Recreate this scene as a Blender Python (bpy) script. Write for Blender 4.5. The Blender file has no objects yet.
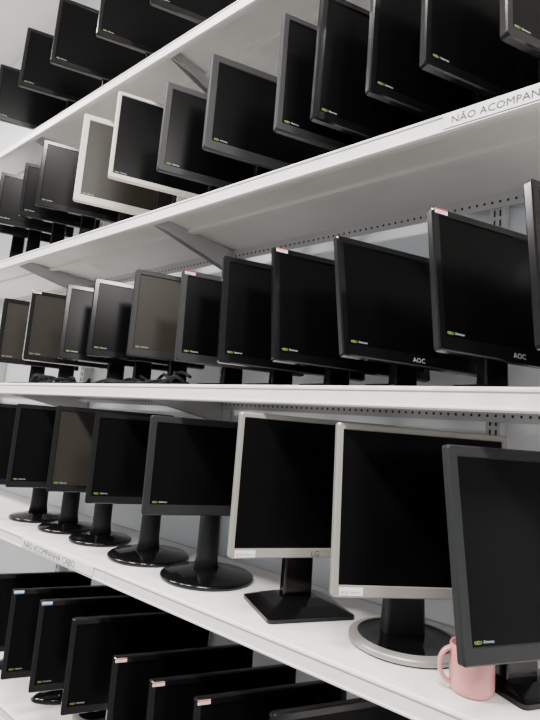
import bpy, bmesh, math, random
from mathutils import Vector, Matrix
sc=bpy.context.scene
K=.87
CZ=1.35
# ---------------- materials
def mat(name,col,rough=.5,metal=0,spec=.5,noise=0,nscale=8,bump=0,coat=0,emit=0):
    m=bpy.data.materials.new(name); m.use_nodes=True
    nt=m.node_tree; b=nt.nodes['Principled BSDF']
    b.inputs['Base Color'].default_value=(*col,1); b.inputs['Roughness'].default_value=rough
    b.inputs['Metallic'].default_value=metal; b.inputs['Specular IOR Level'].default_value=spec
    b.inputs['Coat Weight'].default_value=coat
    if emit:
        b.inputs['Emission Color'].default_value=(*col,1); b.inputs['Emission Strength'].default_value=emit
    if noise or bump:
        tc=nt.nodes.new('ShaderNodeTexCoord'); n=nt.nodes.new('ShaderNodeTexNoise')
        n.inputs['Scale'].default_value=nscale; n.inputs['Detail'].default_value=5
        nt.links.new(tc.outputs['Object'],n.inputs['Vector'])
        if noise:
            r=nt.nodes.new('ShaderNodeValToRGB')
            r.color_ramp.elements[0].position=.3; r.color_ramp.elements[1].position=.7
            r.color_ramp.elements[0].color=(*[c*(1-noise) for c in col],1)
            r.color_ramp.elements[1].color=(*[min(1,c*(1+noise*.5)) for c in col],1)
            nt.links.new(n.outputs['Fac'],r.inputs['Fac']); nt.links.new(r.outputs['Color'],b.inputs['Base Color'])
        if bump:
            bp=nt.nodes.new('ShaderNodeBump'); bp.inputs['Strength'].default_value=bump; bp.inputs['Distance'].default_value=.002
            nt.links.new(n.outputs['Fac'],bp.inputs['Height']); nt.links.new(bp.outputs['Normal'],b.inputs['Normal'])
    return m
M={}
M['white']=mat('shelf_paint',(.85,.825,.80),.33,noise=.04,nscale=6)
M['wall']=mat('wall_paint',(.84,.875,.90),.8,noise=.03,nscale=3,bump=.1)
M['ceil']=mat('ceiling_paint',(.80,.78,.74),.9,noise=.03)
M['floor']=mat('floor_tile',(.18,.17,.16),.5,noise=.1)
M['slot']=mat('slot_shadow',(.03,.03,.03),.9)
M['post']=mat('post_paint',(.58,.58,.58),.5,noise=.05)
M['black']=mat('plastic_black',(.004,.004,.0045),.14,spec=.35)
M['dark']=mat('plastic_charcoal',(.016,.017,.018),.42,spec=.25,bump=.1,nscale=300)
M['silver']=mat('plastic_silver',(.36,.345,.32),.36,metal=.4)
M['ivory']=mat('plastic_ivory',(.56,.54,.49),.45)
M['screen']=mat('lcd_panel',(.002,.002,.0022),.24,spec=.08,noise=.2,nscale=3)
M['screenw']=mat('lcd_panel_painted_glare',(.022,.019,.014),.4,spec=.2,noise=.2,nscale=3)  # brownish-grey base colour paints in room light reflected by some screens
M['green']=mat('sticker_green',(.10,.28,.08),.5)
M['yellow']=mat('sticker_yellow',(.50,.40,.05),.5)
M['paper']=mat('paper_white',(.8,.8,.78),.7)
M['red']=mat('print_red',(.65,.06,.05),.6)
M['blue']=mat('print_blue',(.08,.25,.6),.6)
M['ink']=mat('ink_black',(.03,.03,.035),.7)
M['pink']=mat('mug_pink',(.66,.27,.26),.35,coat=.3)
M['logo']=mat('logo_silver',(.42,.45,.47),.4)
M['cable']=mat('cable_rubber',(.006,.006,.0065),.7,spec=.15)
_t={}
def text_mesh(s,shear=0):
    if (s,shear) in _t: return _t[(s,shear)]
    c=bpy.data.curves.new('tmp','FONT'); c.body=s; c.size=1; c.shear=shear; c.align_x='LEFT'; c.resolution_u=2
    o=bpy.data.objects.new('tmp',c); sc.collection.objects.link(o)
    dg=bpy.context.evaluated_depsgraph_get(); me=o.evaluated_get(dg).to_mesh()
    vs=[v.co.copy() for v in me.vertices]; fs=[tuple(p.vertices) for p in me.polygons]
    bpy.data.objects.remove(o); bpy.data.curves.remove(c)
    _t[(s,shear)]=(vs,fs); return vs,fs
class MB:
    def __init__(s): s.bm=bmesh.new(); s.mats=[]
    def mi(s,k):
        if k not in s.mats: s.mats.append(k)
        return s.mats.index(k)
    def face(s,vs,k,smooth=False):
        try: fc=s.bm.faces.new(vs)
        except ValueError: return
        fc.material_index=s.mi(k); fc.smooth=smooth
    def loops(s,loops,mats,cap0=None,cap1=None,T=None,smooth=False):
        L=[[s.bm.verts.new((T@Vector(p)) if T else Vector(p)) for p in l] for l in loops]
        n=len(L[0])
        for i in range(len(L)-1):
            for j in range(n):
                s.face([L[i][j],L[i][(j+1)%n],L[i+1][(j+1)%n],L[i+1][j]],mats[i],smooth)
        if cap0: s.face(L[0][::-1],cap0)
        if cap1: s.face(L[-1],cap1)
    def box(s,x0,x1,y0,y1,z0,z1,k,T=None,b=0):
        if b:
            s.loops([rr(x0+b,x1-b,y0+b,y1-b,b,'z',z0),rr(x0,x1,y0,y1,b,'z',z0+b),rr(x0,x1,y0,y1,b,'z',z1-b),rr(x0+b,x1-b,y0+b,y1-b,b,'z',z1)],[k]*3,k,k,T)
        else:
            P=lambda z:[(x0,y0,z),(x1,y0,z),(x1,y1,z),(x0,y1,z)]
            s.loops([P(z0),P(z1)],[k],k,k,T)
    def text(s,st,k,T,shear=0):
        vs,fs=text_mesh(st,shear); V=[s.bm.verts.new(T@v) for v in vs]
        for q in fs: s.face([V[i] for i in q],k)
    def tube(s,pts,rad,k,nseg=8):
        pts=[Vector(p) for p in pts]; sm=[]
        n=len(pts)
        for i in range(n-1):
            p0,p1,p2,p3=pts[max(i-1,0)],pts[i],pts[i+1],pts[min(i+2,n-1)]
            for j in range(8):
                t=j/8; sm.append(.5*((2*p1)+(p2-p0)*t+(2*p0-5*p1+4*p2-p3)*t*t+(3*p1-p0-3*p2+p3)*t**3))
        sm.append(pts[-1]); L=[]; up=Vector((.1,.2,1)).normalized()
        for i,p in enumerate(sm):
            d=(sm[min(i+1,len(sm)-1)]-sm[max(i-1,0)]).normalized()
            a=up-up.dot(d)*d
            if a.length<.05: a=Vector((1,0,0))-d.x*d
            a.normalize(); up=a; b=d.cross(a)
            L.append([tuple(p+rad*(math.cos(2*math.pi*q/nseg)*a+math.sin(2*math.pi*q/nseg)*b)) for q in range(nseg)])
        s.loops(L,[k]*(len(L)-1),k,k,smooth=True)
    def obj(s,name,loc=(0,0,0),rot=0,parent=None):
        bmesh.ops.recalc_face_normals(s.bm,faces=s.bm.faces[:])
        me=bpy.data.meshes.new(name); s.bm.to_mesh(me); s.bm.free()
        for k in s.mats: me.materials.append(M[k])
        o=bpy.data.objects.new(name,me); sc.collection.objects.link(o)
        o.location=loc; o.rotation_euler=(0,0,rot)
        if parent: o.parent=parent
        return o
def rr(x0,x1,z0,z1,r,axis='y',c=0,n=3):
    pts=[]
    for cx,cz,a0 in ((x1-r,z0+r,-90),(x1-r,z1-r,0),(x0+r,z1-r,90),(x0+r,z0+r,180)):
        for i in range(n+1):
            a=math.radians(a0+90*i/n); u=cx+r*math.cos(a); v=cz+r*math.sin(a)
            pts.append((u,c,v) if axis=='y' else (u,v,c))
    return pts
def circle(r,z,n=40,cx=0,cy=0,sy=1): return [(cx+r*math.cos(2*math.pi*i/n),cy+sy*r*math.sin(2*math.pi*i/n),z) for i in range(n)]
TXT=Matrix(((1,0,0,0),(0,0,1,0),(0,1,0,0),(0,0,0,1)))
def monitor(loc,rot,w,h,zb,tilt,body='black',scr='screen',stand='foot',bz=.014,bzb=.02,tag=None,eco=True,logo=None,rim=None,basez=.24):
    mb=MB(); yf=-.075
    T=Matrix.Translation((0,yf,zb))@Matrix.Rotation(-math.radians(tilt),4,'X')
    x0,x1=-w/2,w/2; r=.006
    R=lambda i,y,rad=r,bot=0:rr(x0+i,x1-i,i+bot,h-i,rad,'y',y)
    e=rim or body
    mb.loops([R(.0,.014),R(0,.0025),R(.0025,0),rr(x0+bz,x1-bz,bzb,h-bz,.002,'y',0),rr(x0+bz+.0015,x1-bz-.0015,bzb+.0015,h-bz-.0015,.002,'y',.003)],[e,e,body,body],None,scr,T)
    bk='dark' if body=='dark' else body
    mb.loops([R(.0,.014),R(.008,.022),R(.03,.034,.01),rr(x0+.08,x1-.08,.06,h-.05,.02,'y',.058)],[bk]*3,None,bk,T)
    for i in range(7):
        mb.box(-w*.2,w*.2,.0578,.0586,h-.075-i*.008,h-.072-i*.008,'slot',T)
    hz=zb+h*.36
    mb.box(-.045,.045,.05,.082,h*.28,h*.45,'dark',T,.004)
    if stand=='disc':
        mb.loops([circle(.036,.012,24,0,.015,.6),circle(.030,.05,24,0,.015,.6),circle(.028,hz,24,0,.015,.6)],['dark']*2,'dark','dark',smooth=True)
        rb=basez/2
        mb.loops([circle(rb-.002,0),circle(rb,.003),circle(rb,.008),circle(rb-.006,.012),circle(rb*.5,.018),circle(.045,.022)],['black']*5,'black','black',smooth=True)
    elif stand=='ring':
        mb.loops([rr(-.045,.045,0,.035,.008,'z',.01),rr(-.042,.042,.002,.032,.008,'z',.08),rr(-.04,.04,.004,.03,.008,'z',hz)],['dark']*2,'dark','dark')
        rb=basez/2
        mb.loops([circle(rb-.002,0),circle(rb,.003),circle(rb,.010),circle(rb-.006,.014),circle(rb-.018,.016)],['dark','silver','silver','silver'],'dark',None,smooth=True)
        mb.loops([circle(rb-.018,.016),circle(rb-.026,.013),circle(.05,.018)],['black']*2,None,'black',smooth=True)
    elif stand=='slab':
        mb.loops([rr(-.036,.036,0,.03,.004,'z',.01),rr(-.034,.034,.002,.028,.004,'z',hz)],['black'],'black','black')
        mb.loops([rr(-.105,.105,-.09,.09,.01,'z',0),rr(-.105,.105,-.09,.09,.01,'z',.008),rr(-.075,.075,-.055,.065,.01,'z',.02),rr(-.045,.045,-.02,.045,.005,'z',.028)],['black']*3,'black','black')
    elif stand=='narrow':
        mb.loops([rr(-.03,.04,0,.03,.004,'z',.01),rr(-.028,.038,.002,.028,.004,'z',hz)],['black'],'black','black')
        mb.loops([rr(-.045,.10,-.05,.09,.01,'z',0),rr(-.045,.10,-.05,.09,.01,'z',.008),rr(-.038,.09,-.04,.08,.01,'z',.012),rr(-.035,.05,-.01,.045,.005,'z',.02)],['black']*3,'black','black')
    else:
        mb.loops([rr(-.03,.03,.0,.03,.006,'z',.01),rr(-.026,.026,.002,.028,.006,'z',hz)],['black'],'black','black')
        mb.loops([circle(.11,0,32,0,.006,.44),circle(.112,.004,32,0,.006,.44),circle(.10,.012,32,0,.006,.44),circle(.04,.02,32,0,.01,.5)],['black']*3,'black','black',smooth=True)
    if eco:
        s=.007; A=T@Matrix.Translation((x0+bz+.006,.0024,bzb+.005))@TXT
        if eco=='tag':
            mb.box(x0+bz+.002,x0+bz+.048,-.0010,.0002,bzb-.016,bzb-.002,'paper',T); A=T@Matrix.Translation((x0+bz+.005,-.0016,bzb-.013))@TXT
        for ch,dx,k in (('e',0,'green'),('c',.55,'yellow'),('o',1.05,'green')):
            mb.text(ch,k,A@Matrix.Translation((dx*s*1.2,0,0))@Matrix.Scale(s*1.5,4))
        mb.text('Sistemas','blue' if eco=='tag' else 'logo',A@Matrix.Translation((.017,.001,0))@Matrix.Scale(s*.85,4),.2)
    if tag:
        mb.box(x0+.006,x0+.034,-.0008,.0002,h-.012,h-.003,'paper',T)
        mb.box(x0+.006,x0+.034,-.0012,-.0007,h-.0055 if tag=='red' else h-.012,h-.003 if tag=='red' else h-.009,tag,T)
        mb.text('GARANTIA',tag,T@Matrix.Translation((x0+.008,-.0013,h-.0105))@TXT@Matrix.Scale(.0045,4))
    if logo:
        lx,ls=(-.045,.014) if logo=='AOC' else (-.010,.017)
        mb.text(logo,'logo' if body!='silver' else 'ink',T@Matrix.Translation((lx,-.0006,bzb*.5-ls*.36))@TXT@Matrix.Scale(ls,4))
    return mb.obj('computer_monitor',loc,rot)
# ---------------- shelves
F=K; WB=1.44*K
LV=dict(A=1.325*K,B=.70*K,C=.113*K,D=-.463*K,E=-1.05*K)
PX=[(-1.43+1.01*i)*K for i in range(-3,3)]
SX=[PX[0],PX[1],PX[2],PX[3],PX[5]]
root=bpy.data.objects.new('wall_shelving_unit',None); sc.collection.objects.link(root)
FH=.047*K
for k,z in LV.items():
    z+=CZ
    for i in range(len(SX)-1):
        a,b=SX[i]+.001,SX[i+1]-.001
        mb=MB()
        mb.box(a,b,F+.003,WB-.02,z-.004,z,'white')
        prof=[(F+.004,z),(F,z-.003),(F,z-FH+.002),(F+.002,z-FH),(F+.014,z-FH),(F+.014,z-FH+.003),(F+.004,z-FH+.003),(F+.004,z-.004)]
        mb.loops([[(a,y,q) for y,q in prof],[(b,y,q) for y,q in prof]],['white'],'white','white')
        mb.box(a,b,F-.002,F+.0005,z-.008,z-.005,'white'); mb.box(a,b,F-.002,F+.0005,z-FH+.003,z-FH+.006,'white')
        mb.box(a,b,F+.15,F+.17,z-.014,z-.004,'white')
        mb.box(a,a+.0015,F+.004,WB-.02,z-.03,z-.003,'white'); mb.box(b-.0015,b,F+.004,WB-.02,z-.03,z-.003,'white')
        mb.box(a,b,WB-.022,WB-.018,z-.04,z+.003,'post')
        x=a+.02
        while x<b-.02:
            mb.box(x,x+.005,WB-.0228,WB-.0215,z-.029,z-.023,'slot'); x+=.018
        mb.obj('shelf_board',parent=root)
    for x in SX:
        mb=MB()
        for s in(-.012,.010):
            P=[(F+.03,z-.006),(WB-.01,z-.006),(WB-.01,z-.085),(WB-.05,z-.08),(F+.03,z-.028)]
            mb.loops([[(x+s,y,q) for y,q in P],[(x+s+.002,y,q) for y,q in P]],['post'],'post','post')
        mb.obj('shelf_bracket',parent=root)
for x in PX:
    mb=MB(); mb.box(x-.016,x+.016,WB-.012,WB+.03,0,2.9,'post',None,.002)
    z=.05
    while z<2.85:
        for s in(-.008,.005): mb.box(x+s,x+s+.004,WB-.0128,WB-.0115,z,z+.016,'slot')
        z+=.025
    mb.obj('upright_post',parent=root)
mb=MB(); mb.box(PX[0],PX[-1],F+.02,F+.04,0,CZ+LV['E']-.045,'white'); mb.obj('kick_plate',parent=root)
def label(xa,xb,zc,hh,txt,rot=0,sc_=.022):
    mb=MB(); mb.box(xa,xb,F-.0035,F-.002,zc-hh/2,zc+hh/2,'paper')
    mb.text(txt,'ink',Matrix.Translation((xa+.015,F-.0042,zc-sc_*.36))@TXT@Matrix.Scale(sc_,4)); mb.obj('paper_label',parent=root)
zB=CZ+LV['B']-FH/2; zD=CZ+LV['D']-FH/2
label(-.355,.03,zB,.027,'NÃO ACOMPANHA CABO',0,.020)
label(-1.715,-1.30,zD,.025,'NÃO ACOMPANHA CABO',0,.026)
# ---------------- monitors: row, x, y, width, height, panel bottom above shelf, tilt, options, yaw
D_=dict
MON=[
('A',-2.426,1.042,.405,.270,.152,0,{}),('A',-2.143,1.042,.440,.293,.198,5.6,{}),('A',-1.862,1.042,.448,.299,.183,3.8,{}),
('A',-1.567,1.042,.420,.280,.166,0,{}),('A',-1.258,1.042,.420,.280,.132,0,{}),
('B',-2.501,1.042,.350,.250,.192,0,{}),('B',-2.336,1.042,.323,.231,.190,-.4,{}),('B',-2.115,1.042,.316,.226,.176,-2,{}),
('B',-1.882,1.042,.391,.261,.157,-.9,{}),
('B',-1.619,1.042,.375,.335,.118,4.2,D_(body='ivory',bz=.02,bzb=.026,scr='screenw')),
('B',-1.396,1.042,.395,.304,.140,2.7,D_(body='ivory',bz=.011,bzb=.016)),
('B',-1.137,1.042,.404,.269,.091,-1,D_(body='dark',bz=.018)),
('B',-.947,1.042,.408,.272,.099,.8,D_(body='dark',bz=.02,bzb=.026)),
('B',-.681,1.042,.445,.297,.056,1.3,D_(body='dark')),
('B',-.578,1.042,.448,.298,.047,-1,{}),('B',-.453,1.042,.435,.290,.062,0,{}),('B',-.328,1.042,.464,.290,.062,1,{}),
('B',-.199,1.042,.435,.290,.066,2,{}),
('C',-2.129,1.042,.311,.259,.082,-.7,D_(scr='screenw')),('C',-1.897,1.042,.315,.263,.084,-1.7,D_(scr='screenw',rim='silver',tag='red')),
('C',-1.565,1.042,.386,.257,.078,8,{}),('C',-1.413,1.042,.373,.249,.084,5.9,{}),
('C',-1.236,1.042,.336,.258,.081,3.9,D_(body='dark',scr='screenw')),('C',-1.001,1.042,.367,.244,.058,4.9,D_(body='dark',tag='red')),
('C',-.824,1.042,.400,.266,.047,6.7,{}),('C',-.654,1.042,.412,.266,.047,10.6,D_(tag='red')),
('C',-.485,1.042,.415,.259,.052,12,D_(logo='AOC',bzb=.024)),('C',-.298,1.042,.422,.264,.054,7.2,D_(tag='red',logo='AOC',bzb=.026)),
('C',-.139,1.032,.432,.270,.048,5,{}),
('D',-1.970,1.042,.441,.294,.130,4.6,D_(stand='disc',basez=.2)),('D',-1.747,1.042,.431,.278,.148,3.6,D_(stand='disc',basez=.2)),
('D',-1.540,1.042,.377,.265,.162,2.3,D_(stand='disc',basez=.2,scr='screenw')),
('D',-1.285,1.042,.412,.251,.164,1.6,D_(stand='disc')),
('D',-1.033,1.042,.410,.245,.173,3,D_(stand='disc',basez=.25,body='dark',bz=.016,bzb=.024)),
('D',-.735,1.046,.398,.308,.130,.4,D_(body='silver',bz=.010,bzb=.019,stand='slab',eco='tag',logo='LG'),30),
('D',-.470,1.056,.372,.323,.108,4.5,D_(body='silver',bz=.012,bzb=.02,stand='ring',eco='tag',basez=.23),40),
('D',-.245,1.016,.372,.324,.084,9.4,D_(body='dark',bz=.018,bzb=.024,stand='narrow'),30),
('E',-1.926,1.042,.390,.260,.078,0,{}),('E',-1.620,1.042,.414,.259,.105,.8,D_(tag='blue')),
('E',-1.461,1.042,.403,.252,.124,-2,D_(stand='ring',basez=.13,tag='blue')),('E',-1.297,1.042,.391,.245,.126,-2,{}),
('E',-1.104,1.038,.375,.250,.080,2,D_(tag='red')),('E',-.957,1.038,.375,.250,.076,2,D_(tag='red')),
('E',-.808,1.038,.375,.250,.092,2,D_(tag='red')),('E',-.603,1.038,.375,.250,.140,2,{}),
]
for m in MON:
    al=math.radians(m[8] if len(m)>8 else 27)
    monitor((m[1],m[2],CZ+LV[m[0]]+.0004),math.pi/2-al,m[3],m[4],m[5],m[6],**m[7])
# ---------------- mug
mb=MB(); R_=.036; H=.074
prof=[(R_*.86,0),(R_*.95,.003),(R_,.012),(R_,H-.003),(R_-.0015,H),(R_-.0035,H-.002),(R_-.004,.012),(R_*.6,.007)]
mb.loops([circle(a,z,40) for a,z in prof],['pink']*(len(prof)-1),'pink','pink',smooth=True)
rings=[]
for i in range(17):
    t=math.radians(100+ -200*i/16)
    cx=R_-.003+.020*max(0,math.cos(t)); cz=H*.52+.027*math.sin(t)
    ring=[]
    for j in range(10):
        q=2*math.pi*j/10; rad=.004
        ring.append((cx+rad*math.cos(q)*math.cos(t),rad*1.5*math.sin(q),cz+rad*math.cos(q)*math.sin(t)))
    rings.append(ring)
mb.loops(rings,['pink']*16,'pink','pink',smooth=True)
mb.obj('coffee_mug',(-.306,.954,CZ+LV['D']+.0005),math.radians(215))
# ---------------- cables lying between the stands
random.seed(4)
def cable(cx,row,n,spread,hgt,y0):
    mb=MB(); z0=CZ+LV[row]+.004
    for q in range(n):
        pts=[]; a0=random.random()*6
        for i in range(9):
            a=a0+i*.9; rr_=.018+.016*random.random()
            pts.append((cx+spread*(q/max(1,n)-.5)+rr_*2.6*math.cos(a),y0+.02+rr_*math.sin(a),z0+hgt*(.5+.5*math.sin(a*1.3+q))*random.random()))
        mb.tube(pts,.0045,'cable')
    return mb.obj('power_cable',parent=root)
cable(-1.25,'C',7,.34,.040,F+.045)
cable(-1.72,'C',5,.3,.035,F+.045)
cable(-.02,'B',3,.12,.06,F+.02)
# ---------------- room
def slab(name,x0,x1,y0,y1,z0,z1,k):
    mb=MB(); mb.box(x0,x1,y0,y1,z0,z1,k); return mb.obj(name)
CH=3.7
slab('floor',-7,4,-3.2,WB+.13,-.1,0,'floor')
slab('wall_back',-7,4,WB+.032,WB+.13,0,CH,'wall')
slab('ceiling',-7,4,-3.2,WB+.13,CH,CH+.1,'ceil')
slab('wall_left',-7.1,-7,-3.2,WB+.13,0,CH,'wall')
M['tube']=mat('tube_glow',(1,.97,.92),.5,emit=6)
for i,x in enumerate((-4,-2,0,2)):
    mb=MB(); mb.box(x-.6,x+.6,-.55,-.35,CH-.05,CH-.001,'white'); mb.box(x-.57,x+.57,-.53,-.37,CH-.065,CH-.05,'tube'); lo=mb.obj('ceiling_light')
    l=bpy.data.lights.new('tube_area','AREA'); l.shape='RECTANGLE'; l.size=1.2; l.size_y=.3; l.energy=150; l.color=(1,.975,.94)
    o=bpy.data.objects.new('tube_area',l); sc.collection.objects.link(o); o.location=(x,-.45,CH-.08); o.parent=lo
w=bpy.data.worlds.new('World'); sc.world=w; w.use_nodes=True
w.node_tree.nodes['Background'].inputs[0].default_value=(.96,.98,1,1); w.node_tree.nodes['Background'].inputs[1].default_value=.72
# camera
cam=bpy.data.objects.new('camera',bpy.data.cameras.new('camera')); sc.collection.objects.link(cam); sc.camera=cam
cam.data.sensor_fit='VERTICAL'; cam.data.sensor_height=24; cam.data.lens=24*520/720; cam.data.clip_start=.02
Rm=Matrix(((.770992,.024476,.636374),(.631922,-.153405,-.759698),(.079029,.987860,-.133741)))
cam.matrix_world=Matrix.Translation((0,0,CZ))@Rm.to_4x4()
